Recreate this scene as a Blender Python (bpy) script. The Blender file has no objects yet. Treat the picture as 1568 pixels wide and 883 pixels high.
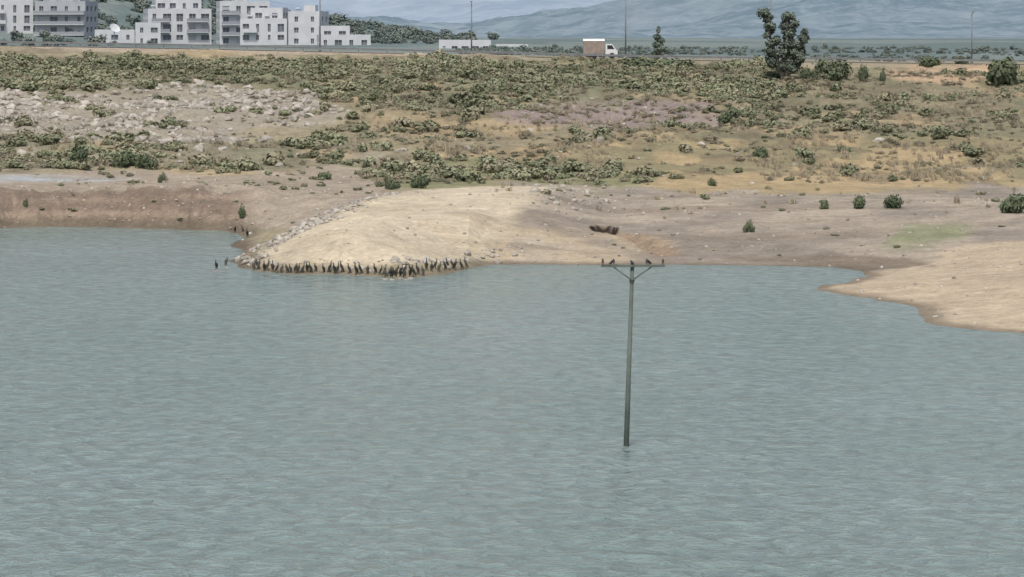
import bpy, math, random
import numpy as np
from mathutils import Vector, Matrix
random.seed(7); rng=np.random.default_rng(11)
F=5955.0; H=16.1; VH=40.0; UC=784.0
scene=bpy.context.scene
COL=scene.collection

# ------------------------------------------------------------------ helpers
def s2l(c):
    c=np.asarray(c,dtype=float)/255.0
    return np.where(c<=0.04045,c/12.92,((c+0.055)/1.055)**2.4)
def _h(ix,iy,seed):
    n=(ix.astype(np.int64)*374761393+iy.astype(np.int64)*668265263+seed*1442695041)&0xffffffff
    n=((n^(n>>13))*1274126177)&0xffffffff
    n=n^(n>>16)
    return (n&0xffffff)/float(0xffffff)
def vn(x,y,seed=0):
    x=np.asarray(x,dtype=float); y=np.asarray(y,dtype=float)
    ix=np.floor(x); iy=np.floor(y); fx=x-ix; fy=y-iy
    fx=fx*fx*(3-2*fx); fy=fy*fy*(3-2*fy)
    a=_h(ix,iy,seed); b=_h(ix+1,iy,seed); c=_h(ix,iy+1,seed); d=_h(ix+1,iy+1,seed)
    return (a*(1-fx)+b*fx)*(1-fy)+(c*(1-fx)+d*fx)*fy
def fbm(x,y,seed=0,o=4):
    s=0; a=0.5; t=0
    for i in range(o):
        s=s+a*vn(x*2**i+i*17.3,y*2**i+i*9.1,seed+i); t+=a; a*=0.5
    return s/t
def sm(x,a,b):
    t=np.clip((x-a)/(b-a),0,1); return t*t*(3-2*t)
def polysd(px,py,P):
    """signed distance, positive inside"""
    P=np.asarray(P,dtype=float); n=len(P)
    d=np.full(px.shape,1e18); ins=np.zeros(px.shape,dtype=bool)
    for i in range(n):
        x0,y0=P[i]; x1,y1=P[(i+1)%n]
        ex,ey=x1-x0,y1-y0
        wx=px-x0; wy=py-y0
        t=np.clip((wx*ex+wy*ey)/(ex*ex+ey*ey+1e-12),0,1)
        dx=wx-ex*t; dy=wy-ey*t
        d=np.minimum(d,dx*dx+dy*dy)
        if y0!=y1:
            c=((y0>py)!=(y1>py))&(px<(x1-x0)*(py-y0)/(y1-y0)+x0)
            ins^=c
    d=np.sqrt(d)
    return np.where(ins,d,-d)
def w2(u,v,z=0.0):
    Y=F*(H-z)/(v-VH); return ((u-UC)*Y/F,Y)

# ------------------------------------------------------------------ terrain shape
shore_px=[(-3000,345),(-400,350),(0,349),(80,347),(150,348),(240,350),(330,353),(372,357),(378,366),(366,378),(368,392),(356,404),
 (366,411),(400,416),(450,420),(520,420),(560,421),(590,425),(620,425),(650,421),(690,416),(735,408),(760,405),(830,405),(900,405),(960,406),(1040,405),(1120,406),
 (1200,407),(1270,409),(1308,415),(1318,424),(1295,433),(1250,439),(1243,444),(1290,450),(1340,459),(1400,470),(1418,482),(1432,497),(1480,504),(1568,510),(1700,516),(2600,540)]
shore=[(-3000,330)]+[w2(u,v) for u,v in shore_px]+[(3000,150),(3000,6000),(-3000,6000)]
mound=[w2(*p) for p in [(388,404,.4),(410,382,1.0),(465,352,1.7),(540,322,2.4),(640,292,3.1),(720,285,3.2),(850,289,3.0),(800,322,2.4),(768,345,1.9),(748,372,1.2),(705,400,0.4),(600,414,0.2),(470,412,0.2)]]
zr_x=[(u-UC)*562/F for u in (-3000,0,300,560,800,1000,1568,4500)]
zr_z=[H-(v-VH)*562/F for v in (60,70,75,81,87,92,99,105)]
def zroad(X): return np.interp(X,zr_x,zr_z)
def segd(X,Y,a,b):
    ex,ey=b[0]-a[0],b[1]-a[1]
    t=np.clip(((X-a[0])*ex+(Y-a[1])*ey)/(ex*ex+ey*ey),0,1)
    return np.hypot(X-a[0]-ex*t,Y-a[1]-ey*t),t
hole=w2(925,339,1.9)
gul=[w2(930,343,1.8),w2(965,350,1.6),w2(1000,368,1.0),w2(1022,388,.4)]
def height(X,Y,full=False):
    X=np.asarray(X,dtype=float);Y=np.asarray(Y,dtype=float)
    sd=polysd(X,Y,shore)
    sdj=sd+(fbm(X*0.8,Y*0.5,3,3)-0.5)*1.3+(fbm(X*0.15,Y*0.15,5,2)-0.5)*1.2
    u=UC+F*X/np.maximum(Y,1)
    left=1-sm(X,-24,-12)
    z330=2.5+0.35*left
    zr=zroad(X)
    z450=9.3-1.6*sm(u,700,1200)
    zp=np.where(Y<330,z330,0)
    def seg(Y0,Y1,a,b):
        t=np.clip((Y-Y0)/(Y1-Y0),0,1); return np.where((Y>=Y0)&(Y<Y1),a*(1-t)+b*t,0)
    zp=zp+seg(330,389,z330,5.0)+seg(389,450,5.0,z450)+seg(450,515,z450,zr-0.9)+seg(515,556,zr-0.9,zr)
    zp=zp+np.where((Y>=556)&(Y<572),zr,0)
    far=11.0+0*X
    A=np.interp(u,[-600,200,330,480,600,720],[26,22,14,7,3,0])
    hill=sm(Y,1120,1380)*A + sm(Y,1040,1150)*np.interp(u,[-300,0,130,200],[4,4,3,0])
    t=sm(Y,572,720)
    zp=zp+np.where(Y>=572,zr*(1-t)+far*t+hill,0)
    w=np.interp(X,[-24,-18,-12,-3,2,20,27,60],[7,8,9,14,48,48,45,40])
    tt=np.clip(sdj/w,0,1)
    z=zp*(1-(1-tt)**1.4)
    z=z+left*sm(sdj,0.4,2)*(1-sm(sdj,9,14))*(fbm(X*0.5,Y*0.3,21,4)-0.5)*1.5
    land=sm(sdj,0.2,6)
    far1=sm(Y,330,380)*(1-sm(Y,540,556))
    z=z+land*(1-sm(Y,540,556))*((fbm(X*0.09,Y*0.09,31,4)-0.5)*(0.5+1.7*far1)+(fbm(X*0.7,Y*0.5,41,3)-0.5)*(0.18+0.5*far1))
    ms=polysd(X,Y,mound)
    zm=0.22+2.85*np.clip((Y-(w2(500,410,0.2)[1]))/38.0,0,1.05)+(fbm(X*.3,Y*.3,8,3)-.5)*0.12
    zm=zm*sm(sdj,-0.3,np.where(X>-6,7.0,1.6))
    mm=sm(ms+(fbm(X*0.6,Y*0.6,51,2)-.5)*1.0,np.where(X>-4,-7.0,-2.6),0.6)
    z=np.where(Y<330,np.maximum(z,z*(1-mm)+zm*mm),z)
    dmin=np.full(X.shape,99.0)
    for a,b in zip(gul[:-1],gul[1:]):
        d,_=segd(X,Y,a,b); dmin=np.minimum(dmin,d)
    z=z-0.40*(1-sm(dmin+(fbm(X*1.5,Y*1.5,61,2)-.5)*1.4,0.1,1.3))*sm(z,0.1,0.6)
    hx=(X-hole[0]); hy=(Y-hole[1])
    z=z-0.95*(1-sm((hx/0.95)**2+((hy)/2.2)**2,0.5,1.1))
    z=np.where(sdj<0,np.maximum(sdj*0.12,-2.5),z)
    if full: return z,sd,sdj,ms,dmin
    return z

def proj(X,Y,Z): return UC+F*X/Y, VH+F*(H-Z)/Y

_ys=np.concatenate([np.arange(185,600,0.4)])
def ground(u,v,y0=185,y1=600):
    ys=_ys[(_ys>=y0)&(_ys<=y1)]
    X=(u-UC)*ys/F; z=height(X,ys); vv=VH+F*(H-z)/ys
    ok=np.where(vv<=v)[0]
    i=ok[0] if len(ok) else len(ys)-1
    return float(X[i]),float(ys[i]),float(z[i])

us=np.concatenate([np.arange(-3500,-300,40),np.arange(-300,-40,6),np.arange(-40,1610,2.0),np.arange(1610,1900,6),np.arange(1900,5200,40)])
ysg=[140.0]
while ysg[-1]<600: ysg.append(ysg[-1]*(1.0065 if ysg[-1]<192 else 1.0023))
while ysg[-1]<1850: ysg.append(ysg[-1]*1.008)
ysg=np.array(ysg)
UU,YY=np.meshgrid(us,ysg); XX=(UU-UC)*YY/F
Z,SD,SDJ,MS,GD=height(XX,YY,True)
U,V=proj(XX,YY,Z)
nr,nc=UU.shape

# ------------------------------------------------------------------ zones
wu=U+(fbm(XX*0.12,YY*0.06,71,4)-.5)*150+(fbm(XX*.9,YY*.5,72,2)-.5)*16
wv=V+(fbm(XX*0.12,YY*0.06,73,4)-.5)*32+(fbm(XX*.9,YY*.5,74,2)-.5)*8
def reg(P,soft=10,vs=3.0,warp=True,uu=None,vv=None):
    a=wu if warp else U; b=wv if warp else V
    P=[(x,y*vs) for x,y in P]
    d=polysd(a,b*vs,P)
    return sm(d,-soft,soft)
R={}
R['top']=reg([(-3500,60),(1160,97),(1180,150),(760,168),(500,152),(400,134),(-3500,125)])
R['rip']=reg([(-3500,128),(300,134),(490,150),(510,174),(430,200),(350,214),(0,214),(-3500,212)],16)
R['bmid']=reg([(-3500,207),(500,214),(620,232),(640,258),(400,260),(-3500,256)])
R['glow']=reg([(572,262),(640,240),(760,236),(870,255),(1000,270),(990,290),(840,287),(700,287),(590,292)])
R['cen']=reg([(500,150),(1160,150),(1200,190),(1000,212),(700,232),(500,215)])
R['rock']=reg([(800,160),(1085,158),(1090,190),(930,197),(800,185)],16)
R['rbr']=reg([(1050,112),(5200,112),(5200,214),(1100,212)])
R['gold']=reg([(700,215),(1000,212),(5200,216),(5200,296),(1000,290),(860,262),(620,236)])
R['mud']=reg([(780,287),(1000,291),(5200,297),(5200,400),(1300,420),(760,405),(760,345)])
R['sandlow']=reg([(735,345),(900,345),(1020,368),(1010,405),(735,408)],14)
R['green']=reg([(1370,349),(1500,345),(1525,362),(1460,376),(1390,372)],16)
R['dmud']=reg([(1120,392),(1290,380),(1420,388),(1430,404),(1310,420),(1240,404)],12)
R['spit']=reg([(1240,445),(1330,425),(1420,408),(1460,385),(1560,378),(5200,380),(5200,700),(1500,520)],12)
R['lsoil']=reg([(-3500,262),(560,264),(640,290),(560,300),(430,345),(-3500,292)])
R['strip']=reg([(-300,268),(60,266),(215,273),(150,279),(-300,278)],3,3,False)*(.35+.65*sm(fbm(XX*.3,YY*.4,77,3),.4,.55))
R['bank']=sm(SDJ,-1,0.5)*(1-sm(SDJ,6,8.5))*(1-sm(U,350,400))
R['shoulder']=sm(YY,522+14*fbm(XX*.1,YY*.1,5),540+14*fbm(XX*.1,YY*.1,5))*(1-sm(YY,575,600))*(1-0.75*sm(U,620,820))
R['rdirt']=reg([(1370,104),(1500,98),(1560,125),(1400,128)],14)
R['sand']=sm(MS+(fbm(XX*0.7,YY*.5,51,3)-.5)*1.6,-1.4,0.9)*(YY<330)
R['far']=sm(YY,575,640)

C=np.ones((nr,nc,3))*s2l((156,146,120))
def bl(m,c,s=1.0):
    global C
    m=(m*s)[...,None]; C=C*(1-m)+s2l(c)*m
bl(R['gold'],(174,155,120))
bl(R['rbr'],(142,134,110))
bl(R['cen'],(148,138,112))
bl(R['top'],(132,131,106),.9)
bl(R['bmid'],(154,146,124))
bl(R['glow'],(138,136,104))
n1=fbm(XX*.10,YY*.05,101,4)
bl(sm(n1,.52,.66)*(YY<540)*(YY>330),(178,157,123),.6)
n2=fbm(XX*.13,YY*.06,131,4)
bl(sm(n2,.52,.64)*(YY<540)*(YY>332),(122,122,96),.6)
n5=fbm(XX*.25,YY*.10,171,4)
bl(sm(n5,.55,.66)*(YY<540)*(YY>332),(116,107,88),.5)
bl(R['rock'],(150,136,130),.85)
bl(R['rip'],(158,149,132))
bl(R['mud'],(162,151,135))
bl(R['sandlow'],(182,166,140))
bl(R['lsoil'],(164,151,133))
n3=fbm(XX*.2,YY*.12,141,4)
bl(sm(n3,.5,.66)*R['mud'],(176,163,144),.8)
bl(sm(1-n3,.5,.66)*R['mud'],(142,133,121),.7)
n4=fbm(XX*.06,YY*.5,145,4)
bl(sm(n4,.55,.64)*(R['mud']+R['spit']*.6),(140,127,110),.5)
bl(R['bank'],(134,119,104))
strat=fbm(XX*.05,Z*3.5,151,3)
bl(R['bank']*sm(strat,.46,.62),(162,144,124),.8)
bl(R['bank']*(1-sm(Z,0.2,0.8)),(100,90,78),.85)
bl(R['strip'],(172,178,178),.85)
bl(R['spit'],(190,173,147))
bl(R['dmud'],(128,116,100),.85)
bl(R['green'],(136,142,106),.75)
bl(R['sand'],(203,189,163))
ns=fbm(XX*.35,YY*.25,181,4); bl(R['sand']*sm(ns,.52,.66),(186,171,145),.6)
gm=(1-sm(GD,0.3,1.8))*(YY<330); bl(gm,(148,126,104),.7)
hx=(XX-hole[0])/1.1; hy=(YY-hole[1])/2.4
bl(1-sm(hx*hx+hy*hy,0.8,1.2),(52,42,35),.97)  # dark soil, with the shadow inside the hollow painted in
bl(R['shoulder'],(178,162,142),.85)
bl(R['rdirt'],(186,161,132),.9)
bl(R['far'],(108,121,118))  # aerial haze painted into the far ground colour
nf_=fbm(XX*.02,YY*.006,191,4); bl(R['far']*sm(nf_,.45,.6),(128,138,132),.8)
wet=(1-sm(SDJ,0.25,1.2+1.4*fbm(XX*.4,YY*.3,9)))*(YY<330)
bl(wet,(116,106,90),.75)
C=np.clip(C,0,1)*0.95

# ------------------------------------------------------------------ node helpers
def newmat(name):
    m=bpy.data.materials.new(name); m.use_nodes=True
    nt=m.node_tree; b=nt.nodes['Principled BSDF']; b.inputs['Specular IOR Level'].default_value=0.2
    b.inputs['Roughness'].default_value=0.85
    return m,nt,b
def N(nt,t,**kw):
    n=nt.nodes.new(t)
    for k,v in kw.items(): setattr(n,k,v)
    return n
def noise(nt,scale,detail=4,rough=.6,vec=None):
    n=N(nt,'ShaderNodeTexNoise'); n.inputs['Scale'].default_value=scale; n.inputs['Detail'].default_value=detail; n.inputs['Roughness'].default_value=rough
    if vec is not None: nt.links.new(vec,n.inputs['Vector'])
    return n
def maprange(nt,src,a,b,c,d):
    n=N(nt,'ShaderNodeMapRange'); nt.links.new(src,n.inputs[0])
    for i,x in enumerate((a,b,c,d)): n.inputs[i+1].default_value=x
    return n.outputs[0]
def mulcol(nt,col,val):
    n=N(nt,'ShaderNodeVectorMath',operation='SCALE'); nt.links.new(col,n.inputs[0]); nt.links.new(val,n.inputs['Scale']); return n.outputs[0]
def mixc(nt,fac,a,b):
    n=N(nt,'ShaderNodeMix',data_type='RGBA')
    if isinstance(fac,(int,float)): n.inputs[0].default_value=fac
    else: nt.links.new(fac,n.inputs[0])
    for s,i in ((a,6),(b,7)):
        if isinstance(s,tuple): n.inputs[i].default_value=(*s[:3],1)
        else: nt.links.new(s,n.inputs[i])
    return n.outputs[2]
def simple(name,c,rough=.8,var=.25,scale=3.0,metal=0,spec=.2):
    m,nt,b=newmat(name)
    tc=N(nt,'ShaderNodeTexCoord')
    n=noise(nt,scale,5,.6,tc.outputs['Object'])
    f=maprange(nt,n.outputs['Fac'],.3,.7,1-var,1+var)
    rgb=N(nt,'ShaderNodeRGB'); rgb.outputs[0].default_value=(*c,1)
    nt.links.new(mulcol(nt,rgb.outputs[0],f),b.inputs['Base Color'])
    b.inputs['Roughness'].default_value=rough; b.inputs['Metallic'].default_value=metal; b.inputs['Specular IOR Level'].default_value=spec
    return m

# ground material
gmat,nt,b=newmat('ground_soil_and_dry_grass')
geo=N(nt,'ShaderNodeNewGeometry'); at=N(nt,'ShaderNodeAttribute',attribute_name='Col')
na=noise(nt,.45,6,.7,geo.outputs['Position']); nb=noise(nt,2.6,5,.75,geo.outputs['Position']); ncn=noise(nt,.09,3,.5,geo.outputs['Position'])
f1=maprange(nt,na.outputs['Fac'],.3,.7,.78,1.20); f2=maprange(nt,nb.outputs['Fac'],.3,.7,.74,1.24); f3=maprange(nt,ncn.outputs['Fac'],.3,.7,.9,1.1)
c=mulcol(nt,at.outputs['Color'],f1); c=mulcol(nt,c,f2); c=mulcol(nt,c,f3)
nt.links.new(c,b.inputs['Base Color']); b.inputs['Roughness'].default_value=.95; b.inputs['Specular IOR Level'].default_value=.1
bp=N(nt,'ShaderNodeBump'); bp.inputs['Strength'].default_value=.7; bp.inputs['Distance'].default_value=.25
nt.links.new(nb.outputs['Fac'],bp.inputs['Height']); nt.links.new(bp.outputs[0],b.inputs['Normal'])

def mkgrid(name,X,Y,Z,mat,col=None):
    nr,nc=X.shape
    me=bpy.data.meshes.new(name)
    me.vertices.add(nr*nc); me.vertices.foreach_set('co',np.stack([X,Y,Z],-1).astype(np.float32).ravel())
    i=np.arange(nr*nc).reshape(nr,nc)
    q=np.stack([i[:-1,:-1],i[:-1,1:],i[1:,1:],i[1:,:-1]],-1).reshape(-1,4)
    me.loops.add(q.size); me.loops.foreach_set('vertex_index',q.ravel().astype(np.int32))
    me.polygons.add(len(q)); me.polygons.foreach_set('loop_start',(np.arange(len(q))*4).astype(np.int32))
    try: me.polygons.foreach_set('loop_total',np.full(len(q),4,dtype=np.int32))
    except Exception: pass
    me.polygons.foreach_set('use_smooth',np.ones(len(q),dtype=bool))
    if col is not None:
        a=me.attributes.new('Col','FLOAT_COLOR','POINT')
        a.data.foreach_set('color',np.concatenate([col,np.ones(col.shape[:2]+(1,))],-1).astype(np.float32).ravel())
    me.update(); me.validate()
    me.materials.append(mat)
    o=bpy.data.objects.new(name,me); COL.objects.link(o); return o
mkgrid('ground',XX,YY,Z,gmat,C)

def mkmesh(name,verts,faces,mats=(),matidx=None,smooth=False,shade=None):
    me=bpy.data.meshes.new(name); me.from_pydata([tuple(v) for v in verts],[],[tuple(int(k) for k in f) for f in faces])
    for m in mats: me.materials.append(m)
    if matidx is not None: me.polygons.foreach_set('material_index',np.asarray(matidx,dtype=np.int32))
    if smooth: me.polygons.foreach_set('use_smooth',np.ones(len(me.polygons),dtype=bool))
    if shade is not None:
        a=me.attributes.new('shade','FLOAT','FACE'); a.data.foreach_set('value',np.asarray(shade,dtype=np.float32))
    me.update(); return me
def mkobj(name,me,loc=(0,0,0),rot=(0,0,0),scale=(1,1,1),parent=None,link=True):
    o=bpy.data.objects.new(name,me); o.location=loc; o.rotation_euler=rot; o.scale=scale
    if parent: o.parent=parent
    if link: COL.objects.link(o)
    return o
class Bx:
    def __init__(s): s.v=[]; s.f=[]
    def box(s,x0,x1,y0,y1,z0,z1):
        n=len(s.v); s.v+=[(x0,y0,z0),(x1,y0,z0),(x1,y1,z0),(x0,y1,z0),(x0,y0,z1),(x1,y0,z1),(x1,y1,z1),(x0,y1,z1)]
        s.f+=[(n,n+3,n+2,n+1),(n+4,n+5,n+6,n+7),(n,n+1,n+5,n+4),(n+1,n+2,n+6,n+5),(n+2,n+3,n+7,n+6),(n+3,n,n+4,n+7)]
    def tube(s,p0,p1,r0,r1,k=8,cap=True):
        p0=Vector(p0);p1=Vector(p1);d=(p1-p0).normalized(); a=d.orthogonal().normalized(); bb=d.cross(a); n=len(s.v)
        for p,r in ((p0,r0),(p1,r1)):
            for i in range(k):
                t=2*math.pi*i/k; s.v.append(tuple(p+a*(r*math.cos(t))+bb*(r*math.sin(t))))
        for i in range(k): j=(i+1)%k; s.f.append((n+i,n+j,n+k+j,n+k+i))
        if cap: s.f.append(tuple(n+k+i for i in range(k))); s.f.append(tuple(n+k-1-i for i in range(k)))
    def mesh(s,name,mat,smooth=False): return mkmesh(name,s.v,s.f,[mat],smooth=smooth)
def empty(name,loc,rot=(0,0,0)):
    e=bpy.data.objects.new(name,None); e.location=loc; e.rotation_euler=rot; e.empty_display_size=.5; COL.objects.link(e); return e

# ------------------------------------------------------------------ water
wm,nt,b=newmat('turbid_lake_water')
geo=N(nt,'ShaderNodeNewGeometry')
mp=N(nt,'ShaderNodeMapping'); mp.inputs['Scale'].default_value=(1.1,.62,1); mp.inputs['Rotation'].default_value=(0,0,.22); nt.links.new(geo.outputs['Position'],mp.inputs['Vector'])
w1=noise(nt,1.2,3,.6,mp.outputs[0]); w1.inputs['Distortion'].default_value=.6
w2n=noise(nt,4.2,2,.5,mp.outputs[0]); w3=noise(nt,.045,3,.55,mp.outputs[0]); w4=noise(nt,.38,2,.5,mp.outputs[0])
add=N(nt,'ShaderNodeMath',operation='MULTIPLY_ADD'); nt.links.new(w2n.outputs['Fac'],add.inputs[0]); add.inputs[1].default_value=.22; nt.links.new(w1.outputs['Fac'],add.inputs[2])
add2=N(nt,'ShaderNodeMath',operation='MULTIPLY_ADD'); nt.links.new(w4.outputs['Fac'],add2.inputs[0]); add2.inputs[1].default_value=1.0; nt.links.new(add.outputs[0],add2.inputs[2])
bp=N(nt,'ShaderNodeBump'); bp.inputs['Strength'].default_value=1.0; bp.inputs['Distance'].default_value=.52
nt.links.new(add2.outputs[0],bp.inputs['Height']); nt.links.new(bp.outputs[0],b.inputs['Normal'])
f=maprange(nt,w3.outputs['Fac'],.35,.65,0,1)
c=mixc(nt,f,(.182,.240,.205),(.212,.268,.240))
c=mulcol(nt,c,maprange(nt,w1.outputs['Fac'],.3,.7,.72,1.30))  # light and dark of the ripples painted into the base colour
nt.links.new(c,b.inputs['Base Color']); b.inputs['Roughness'].default_value=.14; b.inputs['IOR'].default_value=1.33; b.inputs['Specular IOR Level'].default_value=.5
me=mkmesh('lake_water',[(-2500,-400,0),(2500,-400,0),(2500,520,0),(-2500,520,0)],[(0,1,2,3)],[wm])
mkobj('lake_water',me)

# ------------------------------------------------------------------ mountains
def hillmat(name,c1,c2,scale,c3,lo=.44,hi=.58):
    m,nt,b=newmat(name); geo=N(nt,'ShaderNodeNewGeometry')
    n=noise(nt,scale,7,.75,geo.outputs['Position']); n2=noise(nt,scale*.12,4,.6,geo.outputs['Position'])
    c=mixc(nt,maprange(nt,n.outputs['Fac'],lo,hi,0,1),c1,c2); c=mixc(nt,maprange(nt,n2.outputs['Fac'],.45,.7,0,.7),c,c3)
    nt.links.new(c,b.inputs['Base Color']); b.inputs['Roughness'].default_value=1; b.inputs['Specular IOR Level'].default_value=0
    return m
mm=hillmat('far_forest_haze_tinted',tuple(s2l((134,148,162))),tuple(s2l((148,161,172))),.010,tuple(s2l((158,168,176))))  # pale blue-grey is distance haze painted into the forest colour
mu=np.linspace(-3500,5000,500); my=np.linspace(4200,9000,120)
MU,MY=np.meshgrid(mu,my); MX=(MU-UC)*MY/F
rid=fbm(MX*.0012,MY*.0012,201,6)
MZ=5+sm(MY,4300,7500)*(360+380*(rid-.4))+ (fbm(MX*.006,MY*.006,203,5)-.5)*110*sm(MY,4300,5200)
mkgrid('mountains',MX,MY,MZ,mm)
m2=hillmat('wooded_hill_haze_tinted',tuple(s2l((104,121,130))),tuple(s2l((127,141,148))),.05,tuple(s2l((138,150,156))))  # hill woodland colour with the haze mixed in, no volume
mu=np.linspace(-3500,5000,900); my=np.linspace(1500,3400,160)
MU,MY=np.meshgrid(mu,my); MX=(MU-UC)*MY/F
amp=np.interp(MU,[-3500,0,560,700,830,980,1150,1350,1568,1900,5000],[20,18,8,3,12,24,46,60,66,76,110])
MZ=10.4+sm(MY,1550,3000)*amp+(fbm(MX*.012,MY*.012,211,6)-.5)*22*sm(MY,1650,2300)+(fbm(MX*.06,MY*.06,221,3)-.5)*7*sm(MY,1600,1800)-sm(MY,3050,3400)*(amp+15)
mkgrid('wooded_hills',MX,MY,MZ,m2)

# ------------------------------------------------------------------ foliage
def folmat(name,dark,light,dry,rv=.35,dr=(.45,.75)):
    m,nt,b=newmat(name)
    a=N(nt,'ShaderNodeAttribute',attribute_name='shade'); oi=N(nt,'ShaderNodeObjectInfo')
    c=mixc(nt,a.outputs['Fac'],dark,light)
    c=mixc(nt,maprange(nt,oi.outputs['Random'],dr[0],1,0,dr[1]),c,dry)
    g=N(nt,'ShaderNodeNewGeometry'); n=noise(nt,.06,3,.5,g.outputs['Position'])
    c=mulcol(nt,c,maprange(nt,n.outputs['Fac'],.3,.7,1-rv,1+rv))
    nt.links.new(c,b.inputs['Base Color']); b.inputs['Roughness'].default_value=.85; b.inputs['Specular IOR Level'].default_value=.1
    return m
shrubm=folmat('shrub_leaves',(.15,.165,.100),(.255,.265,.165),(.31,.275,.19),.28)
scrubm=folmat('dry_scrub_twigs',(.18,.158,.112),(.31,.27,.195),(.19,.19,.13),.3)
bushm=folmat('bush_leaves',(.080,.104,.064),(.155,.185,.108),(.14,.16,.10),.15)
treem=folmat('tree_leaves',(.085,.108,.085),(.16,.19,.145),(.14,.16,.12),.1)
farm=folmat('distant_tree_leaves_haze_tinted',(.125,.158,.145),(.195,.23,.20),(.21,.23,.195),.12)  # leaf colours paled and cooled to paint in distance haze
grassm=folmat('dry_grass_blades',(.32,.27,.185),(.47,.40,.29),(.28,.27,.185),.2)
barkm=simple('bark',(.17,.15,.13),.9,.3,4)
def leafcloud(clumps,n,size,rnd,flat=.0):
    V=[];Fc=[];S=[]
    vol=[c[3]*c[4]*c[5] for c in clumps]; tot=sum(v**.75 for v in vol)
    for c,vo in zip(clumps,vol):
        k=int(n*vo**.75/tot)+3; cs=rnd.uniform(-.2,.2)
        for _ in range(k):
            d=Vector((rnd.gauss(0,1),rnd.gauss(0,1),rnd.gauss(0,1))).normalized()
            r=rnd.uniform(.25,1.0)**.5*(1+.22*rnd.uniform(-1,1))
            p=Vector((c[0]+d.x*c[3]*r,c[1]+d.y*c[4]*r,c[2]+d.z*c[5]*r))
            nn=(d+Vector((rnd.uniform(-1,1),rnd.uniform(-1,1),rnd.uniform(-.3,1)))*.9).normalized()
            a=nn.orthogonal().normalized(); a.rotate(Matrix.Rotation(rnd.uniform(0,6.28),3,nn)); bb=nn.cross(a)
            s=size*rnd.uniform(.55,1.35); i=len(V)
            V+= [p-a*s*.5, p+bb*s*.35, p+a*s*.6, p-bb*s*.38]; Fc.append((i,i+1,i+2,i+3))
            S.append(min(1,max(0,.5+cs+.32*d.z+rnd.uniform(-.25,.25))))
    return V,Fc,S
def mkshrub(name,seed,mat,n=260,ln=.26):
    r=random.Random(seed); cl=[]
    for i in range(r.randint(4,7)):
        a=r.uniform(0,6.28); d=r.uniform(0,.62); s=r.uniform(.3,.55)
        cl.append((math.cos(a)*d,math.sin(a)*d,s*.8*r.uniform(.5,1.3),s,s,s*r.uniform(.6,1.0)))
    V,Fc,S=leafcloud(cl,n,ln,r)
    V=[(v[0],v[1],max(v[2],-.05)) for v in V]
    return mkmesh(name,V,Fc,[mat],shade=S)
def lib(name,meshes):
    c=bpy.data.collections.new(name)
    for i,m in enumerate(meshes):
        c.objects.link(bpy.data.objects.new('%s_form_%d'%(name,i),m))
    return c
def scatter(name,pts,rot,scl,idx,coll):
    me=bpy.data.meshes.new(name); n=len(pts); me.vertices.add(n); me.vertices.foreach_set('co',np.asarray(pts,dtype=np.float32).ravel())
    a=me.attributes.new('irot','FLOAT_VECTOR','POINT'); a.data.foreach_set('vector',np.asarray(rot,dtype=np.float32).ravel())
    a=me.attributes.new('iscl','FLOAT_VECTOR','POINT'); a.data.foreach_set('vector',np.asarray(scl,dtype=np.float32).ravel())
    a=me.attributes.new('iidx','INT','POINT'); a.data.foreach_set('value',np.asarray(idx,dtype=np.int32))
    me.update(); o=mkobj(name,me)
    g=bpy.data.node_groups.new(name+'_gn','GeometryNodeTree')
    g.interface.new_socket('Geometry',in_out='INPUT',socket_type='NodeSocketGeometry'); g.interface.new_socket('Geometry',in_out='OUTPUT',socket_type='NodeSocketGeometry')
    gi=g.nodes.new('NodeGroupInput'); go=g.nodes.new('NodeGroupOutput')
    ip=g.nodes.new('GeometryNodeInstanceOnPoints'); ci=g.nodes.new('GeometryNodeCollectionInfo')
    ci.inputs['Collection'].default_value=coll; ci.inputs['Separate Children'].default_value=True; ci.inputs['Reset Children'].default_value=True
    def na(nm,t):
        n=g.nodes.new('GeometryNodeInputNamedAttribute'); n.data_type=t; n.inputs['Name'].default_value=nm
        return [s for s in n.outputs if s.enabled and s.name=='Attribute'][0]
    L=g.links.new
    L(gi.outputs[0],ip.inputs['Points']); L(ci.outputs[0],ip.inputs['Instance']); ip.inputs['Pick Instance'].default_value=True
    L(na('iidx','INT'),ip.inputs['Instance Index']); L(na('irot','FLOAT_VECTOR'),ip.inputs['Rotation']); L(na('iscl','FLOAT_VECTOR'),ip.inputs['Scale'])
    L(ip.outputs[0],go.inputs[0])
    md=o.modifiers.new('scatter','NODES'); md.node_group=g
    return o
dU=np.gradient(us); dY=np.gradient(ysg)
AREA=(YY/F*dU[None,:])*dY[:,None]
def sample(dens,ulim=(-350,1920)):
    w=dens*AREA*((U>ulim[0])&(U<ulim[1]))*(SDJ>0.3)
    n=rng.poisson(w.sum()); cs=np.cumsum(w.ravel()); k=np.searchsorted(cs,rng.uniform(0,cs[-1],n)); k=np.clip(k,0,w.size-1)
    r,cidx=np.unravel_index(k,w.shape)
    uu=us[cidx]+rng.uniform(-.5,.5,n)*dU[cidx]; yy=ysg[r]+rng.uniform(-.5,.5,n)*dY[r]
    xx=(uu-UC)*yy/F; zz=height(xx,yy)
    return xx,yy,zz
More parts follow.
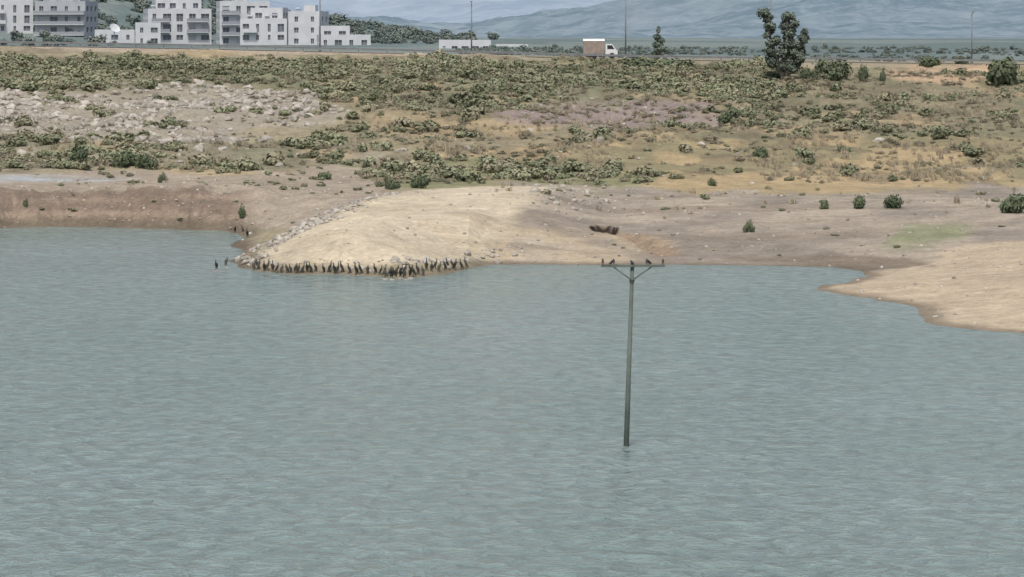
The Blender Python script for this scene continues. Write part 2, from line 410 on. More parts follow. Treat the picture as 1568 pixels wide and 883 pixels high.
def place(name,dens,coll,nvar,smin,smax,hs=(.7,1.1),sink=.05,tilt=.1,ulim=(-350,1920)):
    x,y,z=sample(dens,ulim); n=len(x)
    s=smin+(smax-smin)*rng.uniform(0,1,n)**2.2
    rot=np.stack([rng.uniform(-tilt,tilt,n),rng.uniform(-tilt,tilt,n),rng.uniform(0,6.28,n)],-1)
    scl=np.stack([s*rng.uniform(.85,1.2,n),s*rng.uniform(.85,1.2,n),s*rng.uniform(hs[0],hs[1],n)],-1)
    print(name,n)
    return scatter(name,np.stack([x,y,z-sink*s],-1),rot,scl,rng.integers(0,nvar,n),coll)
shr=lib('shrub_forms',[mkshrub('shrub_%d'%i,100+i,shrubm) for i in range(7)])
scr=lib('scrub_forms',[mkshrub('scrub_%d'%i,150+i,scrubm,150,.2) for i in range(5)])
slope=(YY>333)*(YY<538)
patch=fbm(XX*.11,YY*.055,301,4); pm=sm(patch,.42,.58); patch2=fbm(XX*.3,YY*.15,305,3)
d=R['top']*.46*(.3+.7*sm(patch,.38,.52))+R['cen']*.15*pm+R['bmid']*.24*pm+R['glow']*.42*(.4+.6*pm)+R['rbr']*.12*pm+R['gold']*.03*sm(patch,.5,.6)+R['rip']*.06*sm(patch2,.45,.6)
d=d*slope*(1-.8*R['shoulder'])*(1-.7*R['rock'])*(1-.85*R['rip']*(1-sm(patch2,.5,.6)))
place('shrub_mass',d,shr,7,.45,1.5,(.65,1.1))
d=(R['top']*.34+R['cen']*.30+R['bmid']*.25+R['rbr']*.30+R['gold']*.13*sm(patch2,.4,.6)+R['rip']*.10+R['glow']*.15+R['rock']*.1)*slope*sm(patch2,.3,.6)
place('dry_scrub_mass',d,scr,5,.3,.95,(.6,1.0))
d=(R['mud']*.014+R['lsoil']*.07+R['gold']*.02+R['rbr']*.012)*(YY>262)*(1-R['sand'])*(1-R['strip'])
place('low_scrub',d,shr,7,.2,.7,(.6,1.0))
def tuft(name,seed,mat,n=34):
    r=random.Random(seed);V=[];Fc=[];S=[]
    for i in range(n):
        a=r.uniform(0,6.28);d0=r.uniform(0,.45);a2=r.uniform(0,6.28);l=r.uniform(.3,.9);h=r.uniform(.4,1.0)
        p=Vector((math.cos(a)*d0,math.sin(a)*d0,0)); t=p+Vector((math.cos(a2)*l*.45,math.sin(a2)*l*.45,h)); w=Vector((-math.sin(a2+1),math.cos(a2+1),0))*.06
        k=len(V);V+=[p-w,p+w,t];Fc.append((k,k+1,k+2));S.append(r.uniform(0,1))
    return mkmesh(name,V,Fc,[mat],shade=S)
tf=lib('dry_grass_forms',[tuft('tuft_%d'%i,300+i,grassm) for i in range(4)])
p2=fbm(XX*.16,YY*.07,321,3)
d=(R['gold']*.8+R['cen']*.4+R['rbr']*.4+R['bmid']*.35+R['top']*.25+R['glow']*.3)*slope*sm(p2,.35,.6)+R['mud']*.03*(YY>290)
place('dry_grass',d,tf,4,.3,.8,(.6,1.1),0,.1,(-150,1720))

# rocks
rockm,nt,b=newmat('limestone_rock'); oi=N(nt,'ShaderNodeObjectInfo'); tc=N(nt,'ShaderNodeTexCoord'); n=noise(nt,2.5,5,.6,tc.outputs['Object'])
c=mixc(nt,oi.outputs['Random'],(.26,.235,.195),(.48,.44,.375)); c=mulcol(nt,c,maprange(nt,n.outputs['Fac'],.3,.7,.75,1.2)); nt.links.new(c,b.inputs['Base Color'])
def rock(name,seed):
    import bmesh
    r=random.Random(seed); bm=bmesh.new(); bmesh.ops.create_icosphere(bm,subdivisions=2,radius=1)
    cuts=[(Vector((r.gauss(0,1),r.gauss(0,1),r.gauss(0,1))).normalized(),r.uniform(.45,.85)) for _ in range(9)]
    for v in bm.verts:
        for nn,dd in cuts:
            t=v.co.dot(nn)
            if t>dd: v.co-=nn*(t-dd)
        v.co*=1+r.uniform(-.05,.05)
    me=bpy.data.meshes.new(name); bm.to_mesh(me); bm.free(); me.materials.append(rockm); return me
rk=lib('rock_forms',[rock('rock_%d'%i,400+i) for i in range(6)])
pr=fbm(XX*.14,YY*.1,331,4)
d=R['rip']*1.4*(.10+.90*sm(pr,.40,.56))*(YY>350)+(R['cen']+R['gold']+R['bmid']*3)*.012*(YY>333)
place('riprap_rocks',d,rk,6,.14,.68,(.5,.9),-.1,.5,(-350,1700))
edge=(1-sm(np.abs(MS+1.0),1.1,2.3))*(YY<300)*(U<900)*((U<660)|(V>380))
edge=edge*np.where(V>404,.3,1)*np.where(U>700,.4,1)
place('shore_rocks',edge*4.0+R['rock']*.08*(YY>333)+R['mud']*.45*(U<930)*(V<325)*(U>800),rk,6,.08,.36,(.45,.85),-.1,.5)
place('scattered_stones',(R['mud']*.2+R['lsoil']*.35+R['bank']*.6+R['spit']*.08+R['sand']*.15+R['sandlow']*.15)*(YY<345),rk,6,.04,.19,(.5,.9),-.1,.5,(-100,1670))

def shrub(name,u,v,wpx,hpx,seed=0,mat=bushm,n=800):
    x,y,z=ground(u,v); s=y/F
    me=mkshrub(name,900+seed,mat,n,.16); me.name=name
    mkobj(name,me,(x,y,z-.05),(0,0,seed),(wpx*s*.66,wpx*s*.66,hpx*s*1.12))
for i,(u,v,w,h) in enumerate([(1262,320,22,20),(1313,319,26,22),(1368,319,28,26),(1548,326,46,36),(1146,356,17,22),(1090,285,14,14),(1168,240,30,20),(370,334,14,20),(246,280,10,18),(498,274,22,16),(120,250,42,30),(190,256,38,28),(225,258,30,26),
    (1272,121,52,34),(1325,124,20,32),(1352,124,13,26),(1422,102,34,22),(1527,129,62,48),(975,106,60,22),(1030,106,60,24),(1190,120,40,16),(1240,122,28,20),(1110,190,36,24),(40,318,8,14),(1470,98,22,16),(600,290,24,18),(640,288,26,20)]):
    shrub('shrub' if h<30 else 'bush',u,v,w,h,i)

# ------------------------------------------------------------------ trees
def tree(name,u,vb,clpx,n,leaf,trunks,mat=treem,yfix=None,seed=0,zf=None):
    r=random.Random(seed)
    if yfix is None: x,y,z=ground(u,vb)
    else: y=yfix;x=(u-UC)*y/F;z=H-(vb-VH)*y/F
    s=y/F; e=empty(name,(x,y,z))
    cl=[((cu-u)*s,r.uniform(-.9,.9)*ru*s,(vb-cv)*s,ru*s,ru*s*.9,rv*s) for cu,cv,ru,rv in clpx]
    V,Fc,S=leafcloud(cl,n,leaf,r); mkobj('foliage',mkmesh(name+'_foliage',V,Fc,[mat],shade=S),parent=e)
    bx=Bx()
    for path in trunks:
        pts=[((a-u)*s,0,(vb-b_)*s) for a,b_,rr in path]; rs=[rr*s for _,_,rr in path]
        if path[0][1]>=vb-2: pts[0]=(pts[0][0],0,-.3)
        for i in range(len(pts)-1): bx.tube(pts[i],pts[i+1],rs[i],rs[i+1])
    allp=[(((a-u)*s),0,(vb-b_)*s) for path in trunks for a,b_,_ in path]
    for c in cl:
        q=min(allp,key=lambda p:(p[0]-c[0])**2+(p[2]-c[2]+1.0)**2+(9 if p[2]>c[2] else 0))
        bx.tube(q,(c[0],c[1],c[2]+c[5]*.2),.06,.02,6)
    mkobj('trunk_and_limbs',bx.mesh(name+'_trunk',barkm,True),parent=e)
    return e
cl=[]
rt=random.Random(77)
for (u0,v0,u1,v1,wb,k) in [(1192,106,1170,14,17,17),(1207,108,1207,20,18,17),(1214,104,1230,50,15,13),(1202,112,1216,34,15,9)]:
    for i in range(k):
        t=(i+.5)/k; cu=u0+(u1-u0)*t+rt.uniform(-1,1)*wb*.62*(1-.45*t); cv=v0+(v1-v0)*t+rt.uniform(-4,4)
        rr_=rt.uniform(6.5,10.5)*(1-.25*t); cl.append((cu,cv,rr_,rr_*rt.uniform(.7,1.1)))
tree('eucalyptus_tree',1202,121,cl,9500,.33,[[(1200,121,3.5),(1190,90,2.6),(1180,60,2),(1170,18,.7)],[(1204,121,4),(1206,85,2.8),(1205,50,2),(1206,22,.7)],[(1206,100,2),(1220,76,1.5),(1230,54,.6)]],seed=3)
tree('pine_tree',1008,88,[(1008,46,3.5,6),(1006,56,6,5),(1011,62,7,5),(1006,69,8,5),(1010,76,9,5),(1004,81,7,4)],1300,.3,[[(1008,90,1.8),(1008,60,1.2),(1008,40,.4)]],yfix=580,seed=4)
def mktree_mesh(name,seed,mat):
    r=random.Random(seed); cl=[]
    for i in range(8):
        a=r.uniform(0,6.28);d=r.uniform(.1,.75);s=r.uniform(.34,.6);cl.append((math.cos(a)*d,math.sin(a)*d,r.uniform(.35,1.3),s,s,s*.8))
    V,Fc,S=leafcloud(cl,420,.26,r); bx=Bx(); bx.tube((0,0,-.4),(0,0,.9),.09,.05,6)
    nf=len(Fc); o=len(V); V=list(V)+[Vector(v) for v in bx.v]; Fc=Fc+[tuple(i+o for i in f) for f in bx.f]; S=S+[.1]*len(bx.f)
    return mkmesh(name,V,Fc,[mat,barkm],[0]*nf+[1]*len(bx.f),shade=S)
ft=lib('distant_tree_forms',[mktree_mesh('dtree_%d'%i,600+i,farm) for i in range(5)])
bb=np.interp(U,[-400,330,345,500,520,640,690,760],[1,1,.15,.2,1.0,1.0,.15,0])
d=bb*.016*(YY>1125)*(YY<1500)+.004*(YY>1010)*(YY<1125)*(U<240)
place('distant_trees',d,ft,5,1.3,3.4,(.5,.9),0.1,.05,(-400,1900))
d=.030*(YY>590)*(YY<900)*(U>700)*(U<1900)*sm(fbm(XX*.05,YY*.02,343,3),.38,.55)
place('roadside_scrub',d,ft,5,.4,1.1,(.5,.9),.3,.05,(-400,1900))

# ------------------------------------------------------------------ road, guardrail
asph=simple('asphalt',(.07,.07,.07),.9,.2,1.5); galv=simple('galvanised_steel',(.20,.21,.215),.6,.2,1,0,.4); paint=simple('road_paint',(.75,.75,.72),.7,.1,2)
xs=np.arange(-330,331,4.0)
def ribbon(name,y0,y1,dz,mat):
    V=[];Fc=[]
    for i,x in enumerate(xs):
        z=float(zroad(x))+dz; V+=[(x,y0,z),(x,y1,z)]
        if i: k=2*i; Fc.append((k-2,k,k+1,k-1))
    mkobj(name,mkmesh(name,V,Fc,[mat]))
ribbon('road',559.5,568.5,.05,asph)
ribbon('road_edge_line',559.9,560.05,.056,paint); ribbon('road_edge_line',567.9,568.05,.056,paint); ribbon('road_centre_line',563.9,564.05,.056,paint)
e=empty('guardrail',(0,0,0)); bx=Bx(); bp_=Bx()
for i,x in enumerate(xs):
    z=float(zroad(x)); bp_.box(x-.07,x+.07,558.2,558.34,z-.3,z+.75)
    if i:
        x0=xs[i-1]; z0=float(zroad(x0))
        for a,t,yo in ((.45,.13,558.1),(.62,.13,558.1),(.56,.07,558.16)):
            n=len(bx.v); bx.v+=[(x0,yo,z0+a),(x,yo,z+a),(x,yo,z+a+t),(x0,yo,z0+a+t),(x0,yo+.03,z0+a),(x,yo+.03,z+a),(x,yo+.03,z+a+t),(x0,yo+.03,z0+a+t)]
            bx.f+=[(n,n+1,n+2,n+3),(n+5,n+4,n+7,n+6),(n+3,n+2,n+6,n+7),(n+1,n,n+4,n+5)]
mkobj('rail_beam',bx.mesh('rail_beam',galv),parent=e); mkobj('rail_posts',bp_.mesh('rail_posts',galv),parent=e)

def street_lamp(u,vt,side=1,y=570.5):
    x=(u-UC)*y/F; z=float(zroad(x)); h=H-(vt-VH)*y/F-z
    e=empty('street_lamp',(x,y,z)); b_=Bx(); b_.tube((0,0,-.1),(0,0,h),.13,.07,10); b_.tube((0,0,0),(0,0,.5),.2,.2,10)
    b_.tube((0,0,h-.05),(side*.0,-1.6,h+.35),.05,.04,8)
    mkobj('column_and_arm',b_.mesh('lamp_column',galv,True),parent=e)
    h_=Bx(); h_.box(-.16,.16,-2.3,-1.55,h+.3,h+.42); h_.box(-.11,.11,-2.2,-1.65,h+.26,h+.299); mkobj('lamp_head',h_.mesh('lamp_head',galv),parent=e)
street_lamp(722,6); street_lamp(958,-14); street_lamp(490,-20); street_lamp(1488,22); street_lamp(1180,-30)

# ------------------------------------------------------------------ truck
white=simple('white_vehicle_paint',(.70,.70,.68),.4,.06,2,0,.5); tan=simple('tan_tarpaulin',(.30,.25,.21),.85,.2,1.2); glass=simple('dark_glass',(.03,.035,.04),.15,.1,1,0,.5); tyre=simple('tyre_rubber',(.03,.03,.03),.9,.1,3); dkm=simple('dark_chassis',(.05,.05,.05),.8,.1,3)
def truck():
    y=562; x=(893-UC)*y/F; z=float(zroad(x+2.5))+.06; e=empty('cargo_truck',(x,y,z))
    L=4.95
    b_=Bx(); b_.box(.05,L-.1,-.45,-.3,.5,.68); b_.box(.05,L-.1,.3,.45,.5,.68); b_.box(0,.1,-.9,.9,.45,.6); mkobj('chassis',b_.mesh('chassis',dkm),parent=e)
    b_=Bx(); b_.box(0,3.05,-1.1,1.1,.9,2.55)
    for i in range(7): b_.box(.1+i*.47,.18+i*.47,-1.14,-1.1,.9,2.55)
    b_.box(0,3.05,-1.1,1.1,.72,.897); mkobj('cargo_box',b_.mesh('cargo_box',tan),parent=e)
    V=[];Fc=[]; k=9
    for i in range(k):
        t=math.pi*i/(k-1); V+=[(-.03,-1.14*math.cos(t),2.553+.32*math.sin(t)),(3.08,-1.14*math.cos(t),2.553+.32*math.sin(t))]
        if i: Fc.append((2*i-2,2*i-1,2*i+1,2*i))
    Fc.append(tuple(2*i for i in range(k))); Fc.append(tuple(2*i+1 for i in reversed(range(k))))
    mkobj('cargo_roof',mkmesh('cargo_roof',V,Fc,[white]),parent=e)
    prof=[(3.2,.5),(L,.5),(L,1.15),(4.72,1.3),(4.25,2.02),(4.1,2.1),(3.2,2.1)]
    n=len(prof); V=[(a,-.95,c) for a,c in prof]+[(a,.95,c) for a,c in prof]; Fc=[tuple(range(n)),tuple(n+i for i in reversed(range(n)))]+[(i,i+n,(i+1)%n+n,(i+1)%n) for i in range(n)]
    mkobj('cab',mkmesh('cab',V,Fc,[white]),parent=e)
    V=[(3.45,-.955,1.35),(4.5,-.955,1.35),(4.15,-.955,1.92),(3.45,-.955,1.92),(4.70,-.8,1.36),(4.70,.8,1.36),(4.30,.75,1.98),(4.30,-.75,1.98)]
    mkobj('cab_windows',mkmesh('cab_windows',V,[(0,1,2,3),(4,5,6,7)],[glass]),parent=e)
    b_=Bx()
    for wx in (.8,1.6,4.15):
        for s in (-1,1): b_.tube((wx,s*.72,.42),(wx,s*.98,.42),.42,.42,18)
    mkobj('wheels',b_.mesh('wheels',tyre,False),parent=e)
    b_=Bx(); b_.box(L,L+.12,-.9,.9,.45,.7); mkobj('bumper',b_.mesh('bumper',dkm),parent=e)
truck()

# ------------------------------------------------------------------ buildings
plaster=simple('white_plaster',(.55,.56,.57),.9,.10,.35); plaster2=simple('grey_plaster',(.40,.415,.43),.9,.1,.35)  # plaster colours include a bluish haze tint for distance
win=simple('window_glass_haze_tinted',(.145,.16,.18),.3,.35,.6,0,.4); railm=simple('balcony_rail',(.30,.315,.335),.6,.1,2); tankm=simple('roof_tank',(.43,.45,.48),.5,.1,2); roofm=simple('roof_concrete',(.40,.39,.375),.9,.1,.5)  # window colour lightened to carry painted haze
def building(name,u,vb,Y,blocks,rot=0.0,zadd=0):
    x=(u-UC)*Y/F; z=H-(vb-VH)*Y/F
    e=empty(name,(x,Y,z),(0,0,rot))
    W_={'w':Bx(),'g':Bx(),'s':Bx(),'r':Bx(),'t':Bx(),'p':Bx()}
    rr=random.Random(name+str(u))
    for bl_ in blocks:
        x0,y0,w,d,nf,zb=bl_['x'],bl_['y'],bl_['w'],bl_['d'],bl_['n'],bl_.get('z',0); sh=3.0; Hh=nf*sh; T=.35
        wk=W_['w'] if not bl_.get('grey') else W_['s']
        W_['g'].box(x0+T,x0+w-T,y0+T,y0+d-T,zb-3,zb+Hh-.05)
        W_['r'].box(x0+T,x0+w-T,y0+T,y0+d-T,zb+Hh-.047,zb+Hh+.05)
        def facade(along,a0,a1,c0,c1,nb,bal=()):
            bw=(a1-a0)/nb; ww=min(bw*.55,1.9)
            kinds=[rr.choice([1,1,.65,1.2,.45]) for _ in range(nb)]
            def put(s0,s1,z0,z1):
                if along=='x': wk.box(s0,s1,c0,c1,z0,z1)
                else: wk.box(c0,c1,s0,s1,z0,z1)
            zprev=zb-3
            for fl in range(nf):
                zs=zb+fl*sh+.95; zt=zs+1.4
                door=fl in bal
                put(a0,a1,zprev,zs if not door else zs-.75); lo=zs if not door else zs-.75
                edges=[a0]
                for k in range(nb):
                    c=a0+bw*(k+.5); w2_=ww*kinds[k]*rr.choice([1,1,1,.8]); edges+=[c-w2_/2,c+w2_/2]
                edges.append(a1)
                for k in range(0,len(edges),2): put(edges[k],edges[k+1],lo,zt)
                for k in range(1,len(edges)-1,2):
                    m=(edges[k]+edges[k+1])/2
                    cm=(c0+c1)/2
                    if along=='x':
                        W_['p'].box(m-.04,m+.04,cm-.05,cm,lo,zt)
                        if rr.random()<.22: W_['p'].box(edges[k]+.01,edges[k+1]-.01,cm-.01,cm+.04,lo+(zt-lo)*rr.choice([0,.5]),zt-.01)
                zprev=zt
            put(a0,a1,zprev,zb+Hh+.8)
        nb=bl_.get('nb',max(2,int(w/3.2)))
        facade('x',x0,x0+w,y0,y0+T,nb,bl_.get('bal',()))
        facade('x',x0,x0+w,y0+d-T,y0+d,nb)
        nbs=max(2,int(d/4)); facade('y',y0+T,y0+d-T,x0,x0+T,nbs); facade('y',y0+T,y0+d-T,x0+w-T,x0+w,nbs)
        for fl in bl_.get('bal',()):
            for (bx0,bx1) in bl_.get('bx',[(0,w)]):
                zz=zb+fl*sh
                W_['w'].box(x0+bx0,x0+bx1,y0-1.5,y0-.002,zz-.02,zz+.18)
                k=bl_.get('rail','wall')
                (W_['w'] if k=='wall' else W_['t']).box(x0+bx0,x0+bx1,y0-1.5,y0-1.38,zz+.183,zz+1.05)
                W_['w'].box(x0+bx0,x0+bx0+.14,y0-1.377,y0-.002,zz+.183,zz+1.05); W_['w'].box(x0+bx1-.14,x0+bx1,y0-1.377,y0-.002,zz+.183,zz+1.05)
        if bl_.get('roof',1):
            W_['w'].box(x0+w*.35,x0+w*.35+3.2,y0+d*.5,y0+d*.5+3.5,zb+Hh+.053,zb+Hh+2.5)
            for k in range(int(w/5)):
                tx=x0+1.2+k*4.2+rr.uniform(0,.8); W_['p'].tube((tx,y0+d*.35,zb+Hh+1.5),(tx+1.3,y0+d*.35,zb+Hh+1.5),.32,.32,10)
                W_['t'].box(tx,tx+1.4,y0+d*.35-1.6,y0+d*.35-.4,zb+Hh+.9,zb+Hh+1.0)
                W_['t'].box(tx+.1,tx+.18,y0+d*.35-.2,y0+d*.35-.12,zb+Hh+.053,zb+Hh+1.3)
                W_['t'].box(tx+1.1,tx+1.18,y0+d*.35-.2,y0+d*.35-.12,zb+Hh+.053,zb+Hh+1.3)
    for k,nm,mt in (('w','walls',plaster),('g','windows',win),('s','grey_walls',plaster2),('r','roof',roofm),('t','railings',railm),('p','frames_and_tanks',tankm)):
        if W_[k].v: mkobj(nm,W_[k].mesh(name+'_'+nm,mt),parent=e)
    return e
building('apartment_building',24,52,1120,[dict(x=-9,y=0,w=14,d=12,n=3,bal=(1,2),bx=[(1,6)]),dict(x=-3,y=3,w=8,d=9,n=4,roof=0)],.22)
building('apartment_building',92,54,1110,[dict(x=-7.5,y=0,w=15,d=12,n=3,grey=1,bal=(0,1,2),rail='m'),dict(x=-6,y=3,w=11,d=9,n=3,z=1.2,grey=1,roof=0)],-.2)
building('apartment_building',278,66,1100,[dict(x=-9.5,y=0,w=18,d=13,n=3,bal=(1,2),bx=[(1,6),(11,17)],rail='m'),dict(x=-7,y=3,w=13,d=9,n=4)],.2)
building('apartment_building',372,71,1090,[dict(x=-6.5,y=0,w=14,d=12,n=4,bal=(1,2,3),bx=[(0.5,5.5),(8,13.5)],rail='m')],.16)
building('white_house_block',428,72,1060,[dict(x=-11,y=0,w=13,d=11,n=2,z=1,bal=(1,),bx=[(1,5)]),dict(x=2.2,y=1,w=9,d=11,n=3),dict(x=-9,y=4,w=9,d=7,n=3,z=1.0,roof=0)],-.16)
building('white_villa',528,76,1050,[dict(x=-7,y=0,w=14,d=10,n=1,nb=4,z=0.3,roof=0),dict(x=-6.5,y=3,w=8,d=7,n=2,z=-.3,roof=0)],.1)
building('white_villa',195,66,1080,[dict(x=-9,y=0,w=11,d=9,n=1,z=0,roof=0),dict(x=2.2,y=0,w=7,d=9,n=2,z=-1.0,roof=0)],.1)
building('farm_shed',712,80,900,[dict(x=-6,y=0,w=12,d=7,n=1,nb=5,z=-.9,roof=0)],.03)
building('farm_shed',790,82,980,[dict(x=-5,y=0,w=8,d=7,n=1,nb=3,z=-1.4,roof=0)],.03)
x=(175-UC)*1060/F; z=H-(62-VH)*1060/F; e=empty('satellite_dish',(x,1060,z)); b_=Bx(); b_.tube((0,0,-1),(0,0,3),.15,.12,8); b_.tube((0,0,3),(.9,-.9,3.9),.05,.03,6)
mkobj('mast',b_.mesh('dish_mast',tankm),parent=e)
V=[(0,0,0)];Fc=[];k=20
for j in range(1,5):
    for i in range(k):
        t=6.283*i/k; rr_=1.5*j/4; V.append((rr_*math.cos(t),rr_*math.sin(t),.22*rr_*rr_))
for i in range(k): Fc.append((0,1+i,1+(i+1)%k))
for j in range(3):
    for i in range(k): a=1+j*k+i; b2=1+j*k+(i+1)%k; Fc.append((a,a+k,b2+k,b2))
mkobj('reflector',mkmesh('reflector',V,Fc,[plaster],smooth=True),(0,-.1,3.2),(math.radians(50),0,math.radians(35)),parent=e)

# ------------------------------------------------------------------ utility pole
polem=simple('weathered_steel_pole',(.125,.145,.125),.75,.3,1.2,0,.3); insm=simple('insulator_porcelain',(.10,.07,.05),.4,.1,2,0,.5)
PX,PY=w2(958,683); e=empty('utility_pole',(PX,PY,0))
dxt=(968.5-958)*PY/F; ztop=H-(400-VH)*PY/F; za=H-(406-VH)*PY/F
b_=Bx(); b_.tube((-.06,0,-2.5),(dxt,0,ztop),.118,.070,16); mkobj('shaft',b_.mesh('pole_shaft',polem,True),parent=e)
b_=Bx(); b_.box(dxt-1.2,dxt+1.24,-.155,-.075,za-.06,za+.02)
b_.box(dxt-1.2,dxt+1.24,.075,.155,za-.06,za+.02)
zc=H-(429-VH)*PY/F
for s in (-1,1): b_.tube((dxt-.02,-.1,zc),(dxt+s*.74,-.1,za-.05),.022,.022,8); b_.tube((dxt-.02,.1,zc),(dxt+s*.74,.1,za-.05),.022,.022,8)
b_.tube((dxt-.02,0,zc-.08),(dxt-.02,0,zc+.08),.1,.1,14)
for xx_ in (-1.12,-.62,.6,1.16): b_.box(dxt+xx_-.03,dxt+xx_+.03,-.155,.155,za+.022,za+.05)
mkobj('crossarm_and_braces',b_.mesh('crossarm',polem),parent=e)
b_=Bx()
for xx_ in (-1.14,-.72,.55,1.17):
    zz=za+.05
    for a,b1,c1,d1 in ((0,.07,.018,.018),(.05,.09,.055,.06),(.09,.125,.035,.035),(.125,.165,.05,.045),(.165,.21,.03,.02)): b_.tube((dxt+xx_,0,zz+a),(dxt+xx_,0,zz+b1),c1,d1,10)
mkobj('insulators',b_.mesh('insulators',insm,True),parent=e)

# ------------------------------------------------------------------ birds
blackm=simple('cormorant_plumage',(.045,.047,.042),.6,.3,8,0,.3); brownm=simple('juvenile_plumage',(.10,.095,.075),.7,.4,9)
def skin(name,verts,edges,rad,mat,extra=None):
    me=bpy.data.meshes.new(name+'_sk'); me.from_pydata(verts,edges,[]); o=bpy.data.objects.new(name,me); COL.objects.link(o)
    md=o.modifiers.new('s','SKIN'); 
    sv=me.skin_vertices[0].data
    for i,rr_ in enumerate(rad): sv[i].radius=rr_ if isinstance(rr_,tuple) else (rr_,rr_); sv[i].use_root=(i==0)
    md2=o.modifiers.new('d','SUBSURF'); md2.levels=1; md2.render_levels=1
    dg=bpy.context.evaluated_depsgraph_get(); dg.update(); m2=bpy.data.meshes.new_from_object(o.evaluated_get(dg)); bpy.data.objects.remove(o)
    V=[tuple(v.co) for v in m2.vertices]; Fc=[tuple(p.vertices) for p in m2.polygons]
    if extra:
        for ev,ef in extra:
            k=len(V); V+=list(ev); Fc+=[tuple(i+k for i in f) for f in ef]
    return mkmesh(name,V,Fc,[mat],smooth=True)
def cormorant(name,mat,neck=0,tilt=0,spread=False):
    nk=[[(.07,0,.57),(.045,0,.65),(.07,0,.72),(.125,0,.725),(.185,0,.715)],
        [(.07,0,.56),(.065,0,.66),(.075,0,.755),(.13,0,.775),(.19,0,.79)],
        [(.07,0,.53),(.03,0,.575),(.05,0,.63),(.105,0,.625),(.165,0,.605)],
        [(.10,0,.54),(.14,0,.60),(.18,0,.64),(.235,0,.635),(.295,0,.625)]][neck]
    v=[(-.01,0,.36),(-.08,0,.25),(-.14,0,.15),(-.18,0,.05),(.04,0,.475)]+nk
    rd=[(.10,.095),(.078,.07),(.038,.04),(.012,.035),(.085,.078),.046,.03,.036,.014,.006]
    ed=[(0,1),(1,2),(2,3),(0,4),(4,5),(5,6),(6,7),(7,8),(8,9)]
    for s in (-1,1):
        k=len(v); v+=[(-.03,s*.05,.24),(-.015,s*.055,.13),(0,s*.058,.025),(.085,s*.075,.012)]; rd+=[.035,.017,.014,(.026,.008)]; ed+=[(1,k),(k,k+1),(k+1,k+2),(k+2,k+3)]
    if tilt:
        ca,sa=math.cos(tilt),math.sin(tilt)
        def rt(p): x_,z_=p[0],p[2]-.22; return (x_*ca+z_*sa,p[1],.22-x_*sa+z_*ca)
        v=[rt(p) if i<10 else p for i,p in enumerate(v)]
    ex=[]
    for s in (-1,1):
        if spread:
            ex.append(([(.05,s*.06,.50),(.04,s*.25,.56),(.02,s*.42,.52),(-.03,s*.5,.40),(-.05,s*.42,.30),(-.06,s*.28,.30),(-.06,s*.08,.34),(0.0,s*.25,.44)],[(0,1,7),(1,2,7),(2,3,7),(3,4,7),(4,5,7),(5,6,7),(6,0,7)]))
        else:
            ex.append(([(.045,s*.085,.50),(-.02,s*.11,.47),(-.10,s*.10,.36),(-.165,s*.045,.13),(-.09,s*.08,.22),(.02,s*.10,.36),(-.04,s*.125,.38)],[(0,1,6),(1,2,6),(2,3,6),(3,4,6),(4,5,6),(5,0,6)]))
    return skin(name,v,ed,rd,mat,ex)
bm_=[cormorant('cormorant_upright',blackm,0),cormorant('cormorant_alert',blackm,1),cormorant('cormorant_hunched',brownm,2),cormorant('cormorant_leaning',blackm,3,.1),cormorant('cormorant_drying_wings',blackm,0,0,True),cormorant('cormorant_juvenile',brownm,0,.05),cormorant('cormorant_tall',brownm,1,-.05)]
r=random.Random(23)
ulist=[]; u=360
while u<715:
    ulist.append(u)
    if 590<=u<690: u+=r.choice([4,5,6,7,8])
    elif 470<u<590: u+=r.choice([6,8,9,11,12])
    else: u+=r.choice([4,5,6,7,8,9,11])
shl=[(a,b) for a,b in shore_px if 358<a<780]
for u in ulist:
    v0=float(np.interp(u,[p[0] for p in shl],[p[1] for p in shl]))
    Y=F*H/(v0-VH)+r.uniform(-.8,.8); X=(u-UC)*Y/F
    for _ in range(8):
        z=float(height(np.array([X]),np.array([Y]))[0])
        if z>0.0: break
        Y+=.35
    z=max(z,-.03)
    m=r.choices(bm_,[6,4,5,1,.6,4,2])[0]; sc_=r.uniform(.82,1.06)
    mkobj('cormorant',m,(X,Y,z-.005),(0,0,r.choice([0,math.pi])+r.gauss(0,.8)),(sc_,)*3)
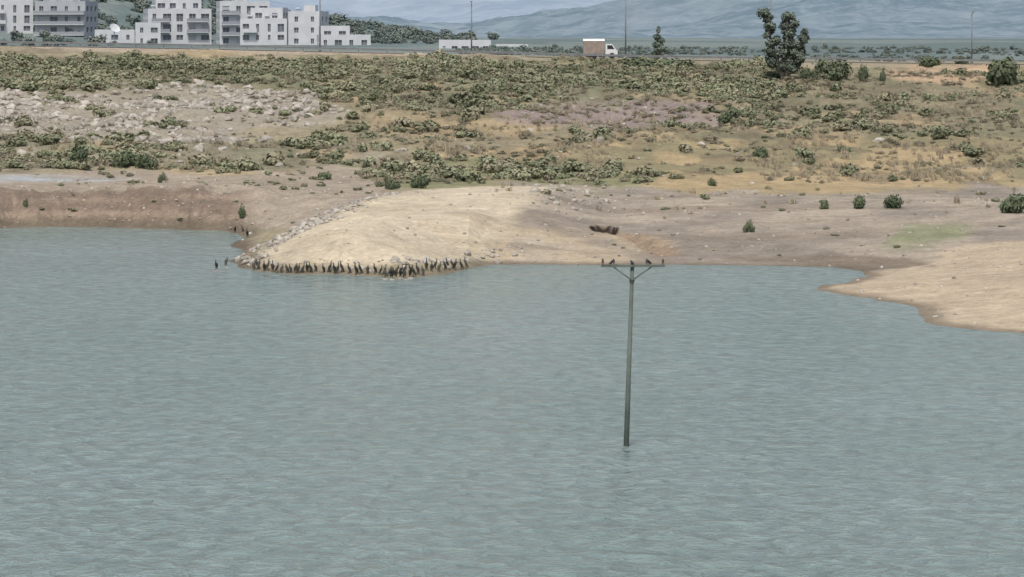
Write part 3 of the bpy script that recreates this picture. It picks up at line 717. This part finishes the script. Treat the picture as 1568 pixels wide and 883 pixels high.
for (u,v,k) in [(331,415,0),(347,409,2),(601,428,4),(613,427,0),(628,426,3),(590,427,5),(606,427,2),(620,428,6)]:
    Y=F*H/(v-VH);X=(u-UC)*Y/F; z=float(height(np.array([X]),np.array([Y]))[0])
    if z<0:
        z=.08; me=rock('half_sunken_stone',int(u)); mkobj('stone',me,(X,Y,-.03),(0,0,u),(.22,.2,.13))
    mkobj('cormorant',bm_[k],(X,Y,z-.01),(0,0,r.uniform(0,6)),(.95,)*3)
pv=[(0,0,.12),(-.09,0,.085),(-.19,0,.05),(.06,0,.165),(.09,0,.215),(.135,0,.215),(-.0,.02,.05),(.0,.02,.0),(.0,-.02,.05),(0,-.02,0)]
pm_=skin('perched_bird',pv,[(0,1),(1,2),(0,3),(3,4),(4,5),(0,6),(6,7),(0,8),(8,9)],[.058,.04,.014,.042,.032,.006,.01,.006,.01,.006],blackm)
for xo,ro,s in ((-.82,.9,.85),(-.02,2.2,.8),(.64,-2.2,.9)):
    mkobj('perched_bird',pm_,(PX+dxt+xo,PY-.115,za+.02),(0,0,ro),(s,)*3)

# ------------------------------------------------------------------ light, world, camera
el=math.radians(60); az=math.radians(188)
sdir=Vector((math.sin(az)*math.cos(el),math.cos(az)*math.cos(el),math.sin(el)))
l=bpy.data.lights.new('sun','SUN'); l.energy=2.7; l.angle=math.radians(6); l.color=(1,.97,.925)
lo=bpy.data.objects.new('sun',l); lo.rotation_euler=sdir.to_track_quat('Z','Y').to_euler(); lo.location=(0,0,100); COL.objects.link(lo)
w=bpy.data.worlds.new('World'); scene.world=w; w.use_nodes=True; nt=w.node_tree
sk=nt.nodes.new('ShaderNodeTexSky'); sk.sky_type='NISHITA'; sk.sun_disc=False; sk.sun_elevation=el; sk.sun_rotation=az; sk.dust_density=3.5; sk.air_density=1.0
nt.links.new(sk.outputs[0],nt.nodes['Background'].inputs[0]); nt.nodes['Background'].inputs[1].default_value=.13
cam=bpy.data.cameras.new('camera'); co=bpy.data.objects.new('camera',cam); COL.objects.link(co); co.location=(0,0,H); co.rotation_euler=(math.radians(90),0,0)
cam.sensor_width=36; cam.lens=F/1568*36; cam.shift_y=-(441.5-VH)/1568; cam.clip_start=1; cam.clip_end=20000
scene.camera=co
scene.view_settings.view_transform='Standard'; scene.view_settings.look='None'; scene.view_settings.exposure=0
